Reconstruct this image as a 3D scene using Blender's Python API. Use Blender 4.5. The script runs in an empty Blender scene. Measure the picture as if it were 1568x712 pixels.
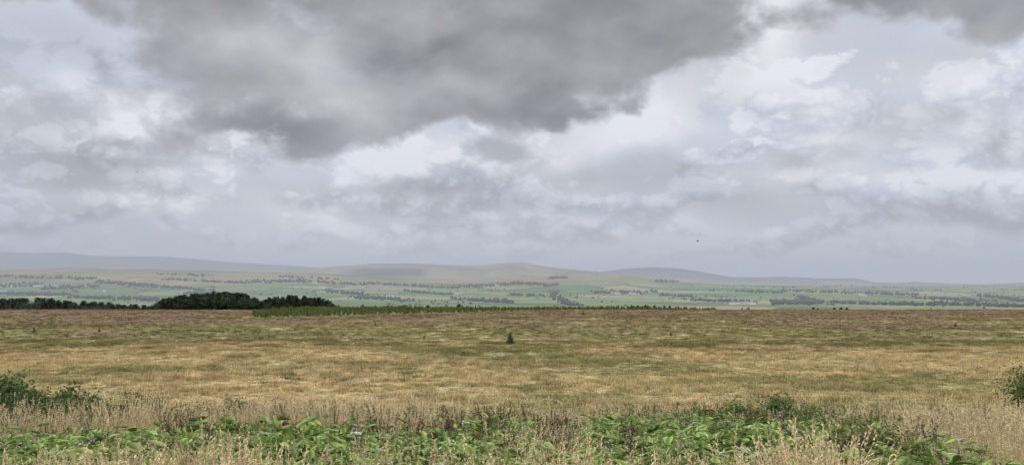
import bpy, math, random, time
import numpy as np
from mathutils import Vector
T0=time.time()
random.seed(7); RNG=np.random.default_rng(11)
F=1539.0; CX=784.0; HY=432.0      # focal length and horizon of the lens, in photo pixels
scene=bpy.context.scene
scene.view_settings.view_transform='Standard'
scene.view_settings.look='None'
scene.view_settings.exposure=0

# ------------------------------------------------------------ noise helpers
def _hash(ix,iy,s):
    n=(ix.astype(np.int64)*374761393+iy.astype(np.int64)*668265263+s*1442695041)&0x7fffffff
    n=((n^(n>>13))*1274126177)&0x7fffffff
    return ((n^(n>>16))&0xffff)/65535.0
_r=np.random.default_rng(5);_tab=_r.integers(0,4096,4096).astype(np.int32);_vt=_r.uniform(0,1,4096).astype(np.float32)
_ga=_r.uniform(0,2*math.pi,4096);_gx=np.cos(_ga).astype(np.float32);_gy=np.sin(_ga).astype(np.float32)
def _cell(x,y,s):
    x=np.asarray(x,np.float32)+np.float32(0);y=np.asarray(y,np.float32)+np.float32(0);x,y=np.broadcast_arrays(x,y)
    fx0=np.floor(x);fy0=np.floor(y);ix=fx0.astype(np.int32);iy=fy0.astype(np.int32)
    h0=_tab[(ix+s*131)&4095];h1=_tab[(ix+1+s*131)&4095];j=iy+s*57
    return x-fx0,y-fy0,_tab[(h0+j)&4095],_tab[(h1+j)&4095],_tab[(h0+j+1)&4095],_tab[(h1+j+1)&4095]
def vn(x,y,s=0):
    fx,fy,a,b,c,d=_cell(x,y,s)
    fx=fx*fx*(3-2*fx);fy=fy*fy*(3-2*fy)
    return (_vt[a]*(1-fx)+_vt[b]*fx)*(1-fy)+(_vt[c]*(1-fx)+_vt[d]*fx)*fy
def fbm(x,y,s=0,o=4):
    t=0;a=.5;n=0;x=np.asarray(x,np.float32);y=np.asarray(y,np.float32)
    for i in range(o):
        t=t+a*vn(x,y,s+i*17);n+=a;a*=.5;x=x*2.03+3.1;y=y*2.03+1.7
    return t/n
def pn(x,y,s):
    fx,fy,a,b,c,d=_cell(x,y,s)
    u=fx*fx*fx*(fx*(fx*6-15)+10);v=fy*fy*fy*(fy*(fy*6-15)+10);gx=fx-1;gy=fy-1
    p=_gx[a]*fx+_gy[a]*fy;q=_gx[b]*gx+_gy[b]*fy;r=_gx[c]*fx+_gy[c]*gy;t=_gx[d]*gx+_gy[d]*gy
    p=p+(q-p)*u;r=r+(t-r)*u
    return (p+(r-p)*v)*1.5
def pf(x,y,s,o=5,gn=.5):
    t=0;a=1.;n=0;x=np.asarray(x,np.float32);y=np.asarray(y,np.float32)
    for i in range(o):
        t=t+a*pn(x,y,s+i);n+=a;a*=gn;x=x*2.03+5.3;y=y*2.03+9.1
    return t/n*1.6
def bil(x,y,s,o=5,gn=.55):
    t=0;a=1.;n=0;x=np.asarray(x,np.float32);y=np.asarray(y,np.float32)
    for i in range(o):
        t=t+a*np.abs(pn(x,y,s+i));n+=a;a*=gn;x=x*2.05+2.3;y=y*2.05+7.1
    return t/n*2.2
def sstep(a,b,x):
    t=np.clip((x-a)/(b-a),0,1);return t*t*(3-2*t)

# ------------------------------------------------------------ terrain height
BY=[-40,0,6,10,14,18,22,26,32,45,60,100,160,250,330,390,430,520,600,1000,2000,3000,4000,5000,6500,8000,10000,14000,26000]
BZ=[-1.7,-1.75,-2.1,-2.45,-2.8,-3.1,-3.55,-4.15,-5.2,-6.9,-7.5,-8.6,-9.75,-10.35,-10.5,-10.7,-11.9,-17,-23,-45,-70,-79,-85,-82,-66,-40,-30,-40,-60]
RIDGES=[
 (8500,1900,[(-400,414),(0,413),(150,411),(250,413),(350,415),(450,418),(520,420),(600,424),(700,430),(760,429),(800,426),(850,422),(900,420),(950,420),(1000,426),(1060,432),(1120,436),(1200,438),(1300,437),(1400,441),(1500,446),(1568,450),(2000,450)],.7),
 (12500,1900,[(-400,430),(0,420),(60,412),(150,407),(250,409),(350,412),(450,414),(500,409),(560,404.5),(620,403.5),(680,406),(740,406),(775,402.5),(800,401.5),(830,407),(870,412),(920,417),(980,424),(1100,434),(1300,440),(2000,445)],.6),
 (15500,1700,[(-400,440),(600,440),(860,424),(920,416),(960,411.5),(1000,409.5),(1040,411),(1080,417),(1120,424.5),(1160,425),(1200,423),(1250,426),(1310,426),(1340,432),(1370,433),(1400,431),(1430,433),(1460,434),(1500,435),(1568,433),(2000,428)],.5),
 (19500,2200,[(-400,380),(0,386),(50,387),(100,386.5),(140,392),(200,392),(260,394),(300,396),(350,401),(400,404),(450,407),(490,410),(560,420),(700,436),(2000,436)],.5),
]
def H(X,Y):
    X=np.asarray(X,float);Y=np.asarray(Y,float)
    z=np.interp(Y,BY,BZ)
    if Y.min()<620:
        near=sstep(45,80,Y)*(1-sstep(420,600,Y))
        z=z+near*(fbm(X/34,Y/26,5,3)-.5)*.9*np.clip(1.2-Y/500,.2,1)
        z=z+(1-sstep(26,50,Y))*(fbm(X/3.5,Y/3.5,9,3)-.5)*.35
    if Y.max()>900:
        far=sstep(900,2500,Y)
        z=z+far*(fbm(X/1500,Y/1300,21,4)-.5)*34
    if Y.max()<=4500: return z
    px=CX+F*X/np.maximum(Y,30)
    out=z
    rn=fbm(X/900,Y/900,41,4)-.5
    for Yk,w,pts,amp in RIDGES:
        xs=[p[0] for p in pts];ys=[p[1] for p in pts]
        crest=(HY-np.interp(px,xs,ys)+(fbm(px/60,px*0+Yk,33,4)-.5)*3.5*amp)/F*Yk
        f=np.exp(-((Y-Yk)/w)**2)
        h=z+(crest-z)*f+rn*40*f*(1-f)*4*amp
        out=np.where(Y>4500,np.maximum(out,h),out)
    return out
def Hs(x,y): return float(H(np.array([x]),np.array([y]))[0])
def place_many(px,py,ymin=46,ymax=14000):
    """world points on the terrain lying along bearings / depressions measured in the photograph"""
    px=np.asarray(px,float);py=np.asarray(py,float)
    ys=np.geomspace(ymin,ymax,260)
    Xg=(px[:,None]-CX)/F*ys[None,:];Yg=np.broadcast_to(ys[None,:],Xg.shape)
    p=HY-F*H(Xg,Yg)/Yg
    hit=p<=py[:,None]
    i=np.where(hit.any(1),hit.argmax(1),p.argmin(1))
    y=ys[i];x=(px-CX)/F*y
    return x,y
def place(px,py,ymin=46,ymax=14000):
    x,y=place_many([px],[py],ymin,ymax);return x[0],y[0],Hs(x[0],y[0])

# ------------------------------------------------------------ node helper
class G:
    def __init__(s,nt): s.nt=nt
    def n(s,t,**k):
        nd=s.nt.nodes.new(t)
        for a,b in k.items(): setattr(nd,a,b)
        return nd
    def put(s,sock,v):
        if v is None: return
        if isinstance(v,bpy.types.NodeSocket): s.nt.links.new(v,sock)
        else:
            if isinstance(v,(tuple,list)) and sock.type=='RGBA' and len(v)==3: v=(*v,1)
            sock.default_value=v
    def m(s,op,a,b=None,c=None,clamp=False):
        nd=s.n('ShaderNodeMath',operation=op,use_clamp=clamp)
        s.put(nd.inputs[0],a);s.put(nd.inputs[1],b);s.put(nd.inputs[2],c);return nd.outputs[0]
    def v(s,op,a,b=None,c=None,out=0):
        nd=s.n('ShaderNodeVectorMath',operation=op)
        s.put(nd.inputs[0],a);s.put(nd.inputs[1],b);s.put(nd.inputs[2],c);return nd.outputs[out]
    def noise(s,vec,scale,detail=4,rough=.55,lac=2.0,col=False,dist=0):
        nd=s.n('ShaderNodeTexNoise');s.put(nd.inputs['Vector'],vec)
        nd.inputs['Scale'].default_value=scale;nd.inputs['Detail'].default_value=detail
        nd.inputs['Roughness'].default_value=rough;nd.inputs['Lacunarity'].default_value=lac
        nd.inputs['Distortion'].default_value=dist
        return nd.outputs['Color' if col else 'Fac']
    def mr(s,x,a,b,c=0.,d=1.,smooth=False):
        nd=s.n('ShaderNodeMapRange');nd.interpolation_type='SMOOTHSTEP' if smooth else 'LINEAR'
        s.put(nd.inputs[0],x)
        for i,q in enumerate((a,b,c,d)): s.put(nd.inputs[i+1],q)
        return nd.outputs[0]
    def mix(s,f,a,b,blend='MIX'):
        nd=s.n('ShaderNodeMix',data_type='RGBA',blend_type=blend)
        s.put(nd.inputs[0],f);s.put(nd.inputs[6],a);s.put(nd.inputs[7],b);return nd.outputs[2]
    def xyz(s,x,y,z):
        nd=s.n('ShaderNodeCombineXYZ')
        s.put(nd.inputs[0],x);s.put(nd.inputs[1],y);s.put(nd.inputs[2],z);return nd.outputs[0]
    def sep(s,v):
        nd=s.n('ShaderNodeSeparateXYZ');s.put(nd.inputs[0],v);return nd.outputs
    def _sc(s,c,f):
        nd=s.n('ShaderNodeVectorMath',operation='SCALE');s.put(nd.inputs[0],c);s.put(nd.inputs['Scale'],f);return nd.outputs[0]

# ------------------------------------------------------------ shared moor colour group
moorG=bpy.data.node_groups.new('moor_colour','ShaderNodeTree')
moorG.interface.new_socket('Color',in_out='OUTPUT',socket_type='NodeSocketColor')
g=G(moorG)
P=g.n('ShaderNodeNewGeometry').outputs['Position']
px_,py_,pz_=g.sep(P)
P2=g.xyz(px_,py_,0.)
P3=g.v('MULTIPLY',P2,(1.15,.95,1))
nA=g.noise(P3,.045,5,.66); nB=g.noise(P2,.55,4,.65); nC=g.noise(P3,.014,4,.6); nD=g.noise(P3,.13,4,.7)
bias=g.mr(py_,80.,210.,.13,-.10,True)
f1=g.mr(g.m('ADD',g.m('ADD',g.m('MULTIPLY',nA,.55),g.m('MULTIPLY',nD,.45)),bias),.44,.57,0.,1.,True)
olive=g.mix(g.mr(nD,.4,.62),(.13,.11,.035),(.22,.18,.065))
straw=g.mix(g.mr(nB,.35,.65),(.30,.22,.10),(.50,.385,.195))
c=g.mix(f1,olive,straw)
green=g.mr(g.m('ADD',nC,g.m('MULTIPLY',nD,.55)),.73,.85,0.,.7,True)
c=g.mix(green,c,(.135,.145,.04))
pale=g.mr(g.m('ADD',nD,g.m('MULTIPLY',nB,.4)),.75,.88,0.,.75,True)
c=g.mix(pale,c,(.52,.44,.26))
hf=g.mr(g.m('ADD',g.m('ADD',g.m('MULTIPLY',nC,.6),g.m('MULTIPLY',nA,.7)),g.mr(py_,100.,330.,-.10,.13)),.64,.79,0.,.88,True)
c=g.mix(hf,c,g.mix(g.mr(nB,.4,.6),(.135,.08,.052),(.22,.145,.09)))
dk=g.mr(g.noise(P3,.3,3,.6),.56,.70,0.,.5,True)
c=g.mix(dk,c,(.095,.08,.034))
c=g._sc(c,g.mr(nB,.3,.7,.78,1.2))
go=g.n('NodeGroupOutput');moorG.links.new(c,go.inputs[0])

def newmat(name):
    m=bpy.data.materials.new(name);m.use_nodes=True;m.node_tree.nodes.clear();return m,G(m.node_tree)
def finish(g,color,rough=.8,trans=0.,bump=None,spec=.25):
    p=g.n('ShaderNodeBsdfPrincipled');g.put(p.inputs['Base Color'],color);g.put(p.inputs['Roughness'],rough)
    p.inputs['Specular IOR Level'].default_value=spec
    if bump is not None: g.put(p.inputs['Normal'],bump)
    o=g.n('ShaderNodeOutputMaterial')
    if trans>0:
        t=g.n('ShaderNodeBsdfTranslucent');g.put(t.inputs[0],color)
        mx=g.n('ShaderNodeMixShader');mx.inputs[0].default_value=trans
        g.nt.links.new(p.outputs[0],mx.inputs[1]);g.nt.links.new(t.outputs[0],mx.inputs[2])
        g.nt.links.new(mx.outputs[0],o.inputs[0])
    else: g.nt.links.new(p.outputs[0],o.inputs[0])
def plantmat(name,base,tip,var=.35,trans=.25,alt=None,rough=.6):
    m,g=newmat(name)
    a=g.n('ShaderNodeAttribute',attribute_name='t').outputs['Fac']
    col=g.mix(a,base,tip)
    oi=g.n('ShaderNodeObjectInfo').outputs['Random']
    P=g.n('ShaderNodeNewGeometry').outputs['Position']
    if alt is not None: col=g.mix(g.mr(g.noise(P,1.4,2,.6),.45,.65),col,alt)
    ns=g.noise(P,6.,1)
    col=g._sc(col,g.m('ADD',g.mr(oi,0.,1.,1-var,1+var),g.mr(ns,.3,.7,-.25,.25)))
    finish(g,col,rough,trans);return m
def simplemat(name,col,rough=.8,nscale=3.,amp=.2):
    m,g=newmat(name)
    P=g.n('ShaderNodeNewGeometry').outputs['Position']
    c=g._sc(col,g.mr(g.noise(P,nscale,3),.3,.7,1-amp,1+amp))
    finish(g,c,rough);return m

matT,g=newmat('ground_mat')
P=g.n('ShaderNodeNewGeometry').outputs['Position'];X_,Y_,Z_=g.sep(P)
gm=g.n('ShaderNodeGroup');gm.node_tree=moorG
bank=g.mix(g.mr(g.noise(P,1.3,5),.4,.6),(.05,.06,.02),(.14,.12,.05))
c=g.mix(g.mr(Y_,30.,48.,0.,1.,True),bank,gm.outputs[0])
at=g.n('ShaderNodeAttribute',attribute_name='fcol')
c=g.mix(g.n('ShaderNodeAttribute',attribute_name='fmask').outputs['Fac'],c,at.outputs['Color'])
fn=g.noise(P,.012,5,.65)
c=g._sc(c,g.mr(fn,.3,.7,.85,1.15))
bmp=g.n('ShaderNodeBump');bmp.inputs['Strength'].default_value=.8;bmp.inputs['Distance'].default_value=.35
g.put(bmp.inputs['Height'],g.noise(P,1.1,4,.65))
finish(g,c,.95,bump=bmp.outputs[0],spec=.1)

# ------------------------------------------------------------ terrain sheet
rows=np.concatenate([np.linspace(-30,26,50,endpoint=False),np.linspace(26,60,30,endpoint=False),np.linspace(60,430,110,endpoint=False),
     np.geomspace(430,1800,40,endpoint=False),np.linspace(1800,9500,270,endpoint=False),np.linspace(9500,24000,90)])
us=np.concatenate([np.linspace(-1.3,-.62,30,endpoint=False),np.linspace(-.62,.62,760,endpoint=False),np.linspace(.62,1.3,31)])
R,C=len(rows),len(us)
YY=np.repeat(rows[:,None],C,1); XX=us[None,:]*(np.maximum(YY,0)+25+0*YY)
ZZ=H(XX,YY)
def fields(X,Y):
    """irregular walled fields: jittered cells, two sizes mixed"""
    out=None
    sel=fbm(X/2200,Y/1800,12,2)>.5
    for k,(sx_,sy_,ang,sd) in enumerate([(330.,420.,17,1),(520.,300.,-24,50)]):
        a=math.radians(ang);x=(X*math.cos(a)+Y*math.sin(a))/sx_;y=(-X*math.sin(a)+Y*math.cos(a))/sy_
        x=x+(fbm(X/900,Y/900,3,2)-.5)*1.3;y=y+(fbm(X/900,Y/900,8,2)-.5)*1.3
        ix=np.floor(x);iy=np.floor(y);d1=np.full(X.shape,9.);d2=d1.copy();cid=np.zeros(X.shape)
        for dx in(-1,0,1):
            for dy in(-1,0,1):
                cx=ix+dx;cy=iy+dy
                sx=cx+.08+.84*_hash(cx,cy,sd);sy=cy+.08+.84*_hash(cx,cy,sd+1)
                ax=np.abs(x-sx);ay=np.abs(y-sy);d=.5*np.hypot(ax,ay)+.5*np.maximum(ax,ay)*1.1
                h=_hash(cx,cy,sd+2)
                c1=d<d1
                d2=np.where(c1,d1,np.minimum(d2,d));cid=np.where(c1,h,cid);d1=np.where(c1,d,d1)
        if out is None: out=(cid,d2-d1)
        else: out=(np.where(sel,cid,out[0]),np.where(sel,d2-d1,out[1]))
    return out
cid,edge=fields(XX,YY)
pal=np.array([(.09,.145,.045),(.12,.18,.055),(.17,.20,.085),(.085,.13,.045),(.21,.21,.11),(.125,.19,.06),(.15,.17,.075),(.10,.15,.05),(.26,.24,.13),(.11,.165,.055)])
fc=pal[np.clip((cid*10).astype(int),0,9)]
fc=fc*(.92+.3*(fbm(XX/150,YY/150,55,3)-.5))[...,None]
hd=(1-sstep(.02,.05,edge))[...,None]*.7
fc=fc*(1-hd)+np.array((.03,.04,.02))*hd
wild=np.array((.13,.13,.06))*(.7+.6*fbm(XX/500,YY/400,61,5))[...,None]
wild2=np.array((.21,.175,.095))*(.7+.5*fbm(XX/200,YY/200,63,4))[...,None]
wm=sstep(.4,.6,fbm(XX/900,YY/700,65,4))[...,None];wild=wild*(1-wm)+wild2*wm
hill=sstep(13500,15000,YY)[...,None];wild=wild*(1-hill)+np.array((.06,.07,.06))*hill
thr=ZZ+(fbm(XX/700,YY/600,71,4)-.5)*70-18*sstep(-.2,.5,XX/np.maximum(YY,50))
up=np.maximum(sstep(-30,0,thr),sstep(9300,10300,YY))[...,None]
fc=fc*(1-up)+wild*up
rg=(1-sstep(1100,1500,YY))[...,None]
fc=fc*(1-rg)+np.array((.12,.13,.045))*rg
pxx=CX+F*XX/np.maximum(YY,50)
blk=(sstep(505,560,pxx)*(1-sstep(640,665,pxx))*sstep(10300,10700,YY)*(1-sstep(11350,11600,YY)))[...,None]*.75
fc=fc*(1-blk)+np.array((.03,.04,.025))*blk
fmask=sstep(415,470,YY+(fbm(XX/30,YY/30,81,3)-.5)*30)
def in_plant(X,Y):
    ny=np.interp(X,[-110,-76,22,88,120],[330,300,396,428,520])
    return (Y>ny)&(Y<505)&(X>-.258*Y)&(X<.205*Y)
ip=in_plant(XX,YY)[...,None]
fc=np.where(ip,np.array((.13,.15,.045)),fc);fmask=np.where(ip[...,0],1,fmask)
co=np.stack([XX,YY,ZZ],-1).reshape(-1,3)
idx=np.arange(R*C).reshape(R,C)
q=np.stack([idx[:-1,:-1],idx[:-1,1:],idx[1:,1:],idx[1:,:-1]],-1).reshape(-1,4)
def npmesh(name,co,faces,mats,midx=None,t=None,smooth=False):
    me=bpy.data.meshes.new(name);n,k=faces.shape
    me.vertices.add(len(co));me.vertices.foreach_set('co',np.ascontiguousarray(co,np.float32).ravel())
    me.loops.add(n*k);me.loops.foreach_set('vertex_index',faces.astype(np.int32).ravel())
    me.polygons.add(n);me.polygons.foreach_set('loop_start',np.arange(0,n*k,k,dtype=np.int32))
    for m in mats: me.materials.append(m)
    if midx is not None: me.polygons.foreach_set('material_index',midx.astype(np.int32))
    if smooth: me.polygons.foreach_set('use_smooth',np.ones(n,bool))
    me.update(calc_edges=True)
    if t is not None:
        a=me.attributes.new('t','FLOAT','POINT');a.data.foreach_set('value',np.asarray(t,np.float32))
    return me
me=npmesh('ground',co,q,[matT],smooth=True)
a=me.attributes.new('fcol','FLOAT_COLOR','POINT')
a.data.foreach_set('color',np.concatenate([fc.reshape(-1,3),np.ones((R*C,1))],1).astype(np.float32).ravel())
a=me.attributes.new('fmask','FLOAT','POINT');a.data.foreach_set('value',fmask.reshape(-1).astype(np.float32))
def link(name,me,loc=(0,0,0),parent=None):
    o=bpy.data.objects.new(name,me);o.location=loc;scene.collection.objects.link(o)
    if parent: o.parent=parent
    return o
link('ground',me)
print('T terrain',time.time()-T0)

# ------------------------------------------------------------ plant mesh builder (triangles)
class MB:
    def __init__(s): s.v=[];s.f=[];s.m=[];s.t=[];s.n=0
    def add(s,V,Fc,mat,T):
        V=np.asarray(V,float);Fc=np.asarray(Fc,int)
        s.v.append(V);s.f.append(Fc+s.n);s.m.append(np.full(len(Fc),mat));s.t.append(np.broadcast_to(np.asarray(T,float),(len(V),)));s.n+=len(V)
    def mesh(s,name,mats):
        return npmesh(name,np.concatenate(s.v),np.concatenate(s.f),mats,np.concatenate(s.m),np.concatenate(s.t))
    def ribbon(s,p,az,L,lean,curl,w,mat,segs=4,t0=0,t1=1,taper=True):
        p=np.array(p,float);d=np.array((math.cos(az),math.sin(az),0));sd=np.array((-d[1],d[0],0))
        a=random.uniform(0,math.pi);sd=sd*math.cos(a)+d*math.sin(a)*.7
        V=[];T=[];ang=lean
        for i in range(segs+1):
            k=i/segs;ww=w*(1-k*.85 if taper else 1)/2
            V+= [p-sd*ww,p+sd*ww];T+=[t0+(t1-t0)*k]*2
            if i==segs: break
            p=p+(d*math.sin(ang)+np.array((0,0,1))*math.cos(ang))*L/segs;ang+=curl/segs
        Fc=[]
        for i in range(segs):
            b=2*i;Fc+=[(b,b+1,b+3),(b,b+3,b+2)]
        s.add(V,Fc,mat,T);return p,ang,d
    def leaves(s,cen,dirs,L,W,mat,T,rng=RNG,droop=.25):
        n=len(cen);L=np.broadcast_to(L,(n,))[:,None];W=np.broadcast_to(W,(n,))[:,None]
        r=rng.normal(size=(n,3));sd=np.cross(dirs,r);sd/=np.linalg.norm(sd,axis=1)[:,None]+1e-9
        up=np.cross(sd,dirs)
        b=cen;tip=cen+dirs*L-np.array((0,0,1))*L*droop
        l=cen+dirs*L*.45+sd*W*.5+up*W*.18;rr=cen+dirs*L*.45-sd*W*.5+up*W*.18
        V=np.stack([b,l,tip,rr],1).reshape(-1,3)
        i=np.arange(n)*4
        Fc=np.stack([np.stack([i,i+1,i+2],1),np.stack([i,i+2,i+3],1)],1).reshape(-1,3)
        s.add(V,Fc,mat,np.repeat(np.broadcast_to(T,(n,)),4))
    def bigleaf(s,c,az,tilt,L,W,mat,T):
        d=np.array((math.cos(az)*math.cos(tilt),math.sin(az)*math.cos(tilt),math.sin(tilt)))
        sd=np.array((-math.sin(az),math.cos(az),0));up=np.cross(d,sd);c=np.array(c,float)
        prof=[(-.12,.22),(.05,.46),(.3,.52),(.6,.36),(.85,.16)]
        V=[c,c+d*L*.5-up*W*.04,c+d*L-np.array((0,0,1))*L*.12]
        for sg in(1,-1):
            for k,(a,b) in enumerate(prof):
                j=random.uniform(.85,1.15)
                V.append(c+d*L*a+sg*sd*W*b*j+up*W*random.uniform(.1,.4)*b)
        Fc=[]
        for o in(3,8):
            Fc+=[(0,o,o+1),(0,o+1,1),(1,o+1,o+2),(1,o+2,o+3),(1,o+3,2),(2,o+3,o+4)]
        s.add(V,Fc,mat,T)
    def tube(s,p0,p1,r0,r1,mat,T=0.,k=6):
        p0=np.array(p0,float);p1=np.array(p1,float);d=p1-p0;d/=np.linalg.norm(d)+1e-9
        a=np.cross(d,(0.3,.9,.2));a/=np.linalg.norm(a);b=np.cross(d,a)
        V=[]
        for p,r in((p0,r0),(p1,r1)):
            for i in range(k):
                q=2*math.pi*i/k;V.append(p+(a*math.cos(q)+b*math.sin(q))*r)
        Fc=[]
        for i in range(k):
            j=(i+1)%k;Fc+=[(i,j,k+j),(i,k+j,k+i)]
        s.add(V,Fc,mat,T)
    def blob(s,c,r,mat,T=1.,sz=1.):
        t=(1+5**.5)/2
        v=np.array([(-1,t,0),(1,t,0),(-1,-t,0),(1,-t,0),(0,-1,t),(0,1,t),(0,-1,-t),(0,1,-t),(t,0,-1),(t,0,1),(-t,0,-1),(-t,0,1)],float)/1.9
        f=[(0,11,5),(0,5,1),(0,1,7),(0,7,10),(0,10,11),(1,5,9),(5,11,4),(11,10,2),(10,7,6),(7,1,8),(3,9,4),(3,4,2),(3,2,6),(3,6,8),(3,8,9),(4,9,5),(2,4,11),(6,2,10),(8,6,7),(9,8,1)]
        v=v*RNG.uniform(.75,1.2,(12,1))*r;v[:,2]*=sz
        s.add(v+np.array(c),f,mat,T)

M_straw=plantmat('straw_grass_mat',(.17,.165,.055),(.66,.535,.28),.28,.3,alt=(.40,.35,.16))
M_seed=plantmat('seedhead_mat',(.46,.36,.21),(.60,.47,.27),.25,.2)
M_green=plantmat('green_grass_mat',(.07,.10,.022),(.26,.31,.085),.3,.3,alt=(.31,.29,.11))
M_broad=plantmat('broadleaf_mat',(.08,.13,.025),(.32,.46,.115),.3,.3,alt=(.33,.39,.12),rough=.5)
M_pale=plantmat('pale_leaf_mat',(.42,.46,.36),(.62,.64,.56),.15,.2)
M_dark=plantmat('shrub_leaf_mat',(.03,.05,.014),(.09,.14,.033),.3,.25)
M_stem=plantmat('stem_mat',(.10,.09,.04),(.17,.12,.06),.25,0)
M_dock=plantmat('dock_seed_mat',(.10,.055,.035),(.18,.11,.065),.3,0)
M_down=plantmat('thistle_down_mat',(.45,.38,.34),(.60,.56,.50),.2,.3)
M_purp=plantmat('thistle_flower_mat',(.22,.13,.20),(.30,.20,.27),.2,.1)
M_white=plantmat('white_flower_mat',(.7,.7,.66),(.8,.8,.78),.08,.2)
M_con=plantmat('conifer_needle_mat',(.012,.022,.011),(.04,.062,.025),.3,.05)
M_ycon=plantmat('young_conifer_mat',(.09,.11,.03),(.20,.235,.07),.3,.1)
M_bark=plantmat('bark_mat',(.06,.045,.035),(.09,.07,.05),.2,0)
M_tree=plantmat('distant_tree_mat',(.018,.028,.013),(.04,.055,.025),.3,0)
M_rush=plantmat('rush_mat',(.05,.06,.02),(.17,.17,.06),.35,.15)

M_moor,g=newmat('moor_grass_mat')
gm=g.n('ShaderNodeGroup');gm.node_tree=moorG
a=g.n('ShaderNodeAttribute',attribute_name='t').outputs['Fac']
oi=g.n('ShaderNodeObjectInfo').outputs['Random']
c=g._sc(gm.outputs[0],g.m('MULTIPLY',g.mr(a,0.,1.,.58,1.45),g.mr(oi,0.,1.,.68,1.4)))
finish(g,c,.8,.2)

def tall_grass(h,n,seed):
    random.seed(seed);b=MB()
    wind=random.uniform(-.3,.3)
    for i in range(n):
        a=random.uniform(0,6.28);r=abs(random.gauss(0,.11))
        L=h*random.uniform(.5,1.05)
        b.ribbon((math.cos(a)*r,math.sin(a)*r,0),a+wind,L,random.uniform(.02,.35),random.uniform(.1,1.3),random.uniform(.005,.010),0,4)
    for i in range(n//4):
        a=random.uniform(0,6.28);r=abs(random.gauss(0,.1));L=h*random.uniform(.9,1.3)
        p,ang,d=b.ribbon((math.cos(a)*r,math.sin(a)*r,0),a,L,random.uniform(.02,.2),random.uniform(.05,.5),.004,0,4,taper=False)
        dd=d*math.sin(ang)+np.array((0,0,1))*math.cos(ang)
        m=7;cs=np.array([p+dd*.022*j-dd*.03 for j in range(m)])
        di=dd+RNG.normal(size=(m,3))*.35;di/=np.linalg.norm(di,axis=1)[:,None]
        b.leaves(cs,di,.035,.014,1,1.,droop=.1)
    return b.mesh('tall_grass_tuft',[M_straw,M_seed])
def seed_stalks(h,n,seed):
    """sparse tall flowering grass stems with open panicles"""
    random.seed(seed);b=MB()
    for i in range(n):
        a=random.uniform(0,6.28);r=abs(random.gauss(0,.12));L=h*random.uniform(.8,1.15)
        p,ang,d=b.ribbon((math.cos(a)*r,math.sin(a)*r,0),a,L,random.uniform(.0,.18),random.uniform(.05,.4),.005,0,4,taper=False)
        dd=d*math.sin(ang)+np.array((0,0,1))*math.cos(ang)
        m=14;cs=p-dd*np.linspace(0,.18,m)[:,None]
        di=dd*.7+RNG.normal(size=(m,3))*.5;di/=np.linalg.norm(di,axis=1)[:,None]
        b.leaves(cs,di,.05,.011,1,1.,droop=.2)
    return b.mesh('grass_seed_stalks',[M_straw,M_seed])
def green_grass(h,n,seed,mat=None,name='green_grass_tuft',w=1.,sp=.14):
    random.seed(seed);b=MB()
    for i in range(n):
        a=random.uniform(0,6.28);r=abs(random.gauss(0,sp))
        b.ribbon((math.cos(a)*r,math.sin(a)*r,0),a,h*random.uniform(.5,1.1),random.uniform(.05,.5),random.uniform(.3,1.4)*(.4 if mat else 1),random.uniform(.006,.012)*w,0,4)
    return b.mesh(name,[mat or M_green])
def broadleaf(h,n,seed,pale=.08):
    random.seed(seed);b=MB()
    for i in range(n):
        a=random.uniform(0,6.28);r=random.uniform(0,.24);L=h*random.uniform(.3,1.)
        p,ang,d=b.ribbon((math.cos(a)*r,math.sin(a)*r,0),a,L,random.uniform(.05,.55),random.uniform(0,.5),.008,1,3,taper=False)
        s=random.uniform(.07,.18)
        b.bigleaf(p,random.uniform(0,6.28),random.uniform(-.9,.6),s,s*random.uniform(.65,1.0),2 if random.random()<pale else 0,random.uniform(0,1)**.7)
    return b.mesh('broadleaf_plant',[M_broad,M_stem,M_pale])
def leafy_stems(h,n,seed,dens=34,lm=None,ls=.07,spread=.25):
    random.seed(seed);rng=np.random.default_rng(seed);b=MB()
    for i in range(n):
        a=random.uniform(0,6.28);r=random.uniform(0,spread);L=h*random.uniform(.55,1.1);lean=random.uniform(0,.3)
        p0=np.array((math.cos(a)*r,math.sin(a)*r,0));dr=np.array((math.cos(a)*math.sin(lean),math.sin(a)*math.sin(lean),math.cos(lean)))
        b.tube(p0,p0+dr*L,.006,.003,1,k=3)
        k=rng.uniform(.12,1.,dens)
        cs=p0+dr*(L*k)[:,None];di=rng.normal(size=(dens,3));di[:,2]=rng.uniform(-.2,.6,dens);di/=np.linalg.norm(di,axis=1)[:,None]
        b.leaves(cs,di,ls*(1.3-.8*k)*rng.uniform(.7,1.3,dens),ls*.5*(1.2-.7*k),0,k,rng)
    return b.mesh('leafy_stems',[lm or M_dark,M_stem])
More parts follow.
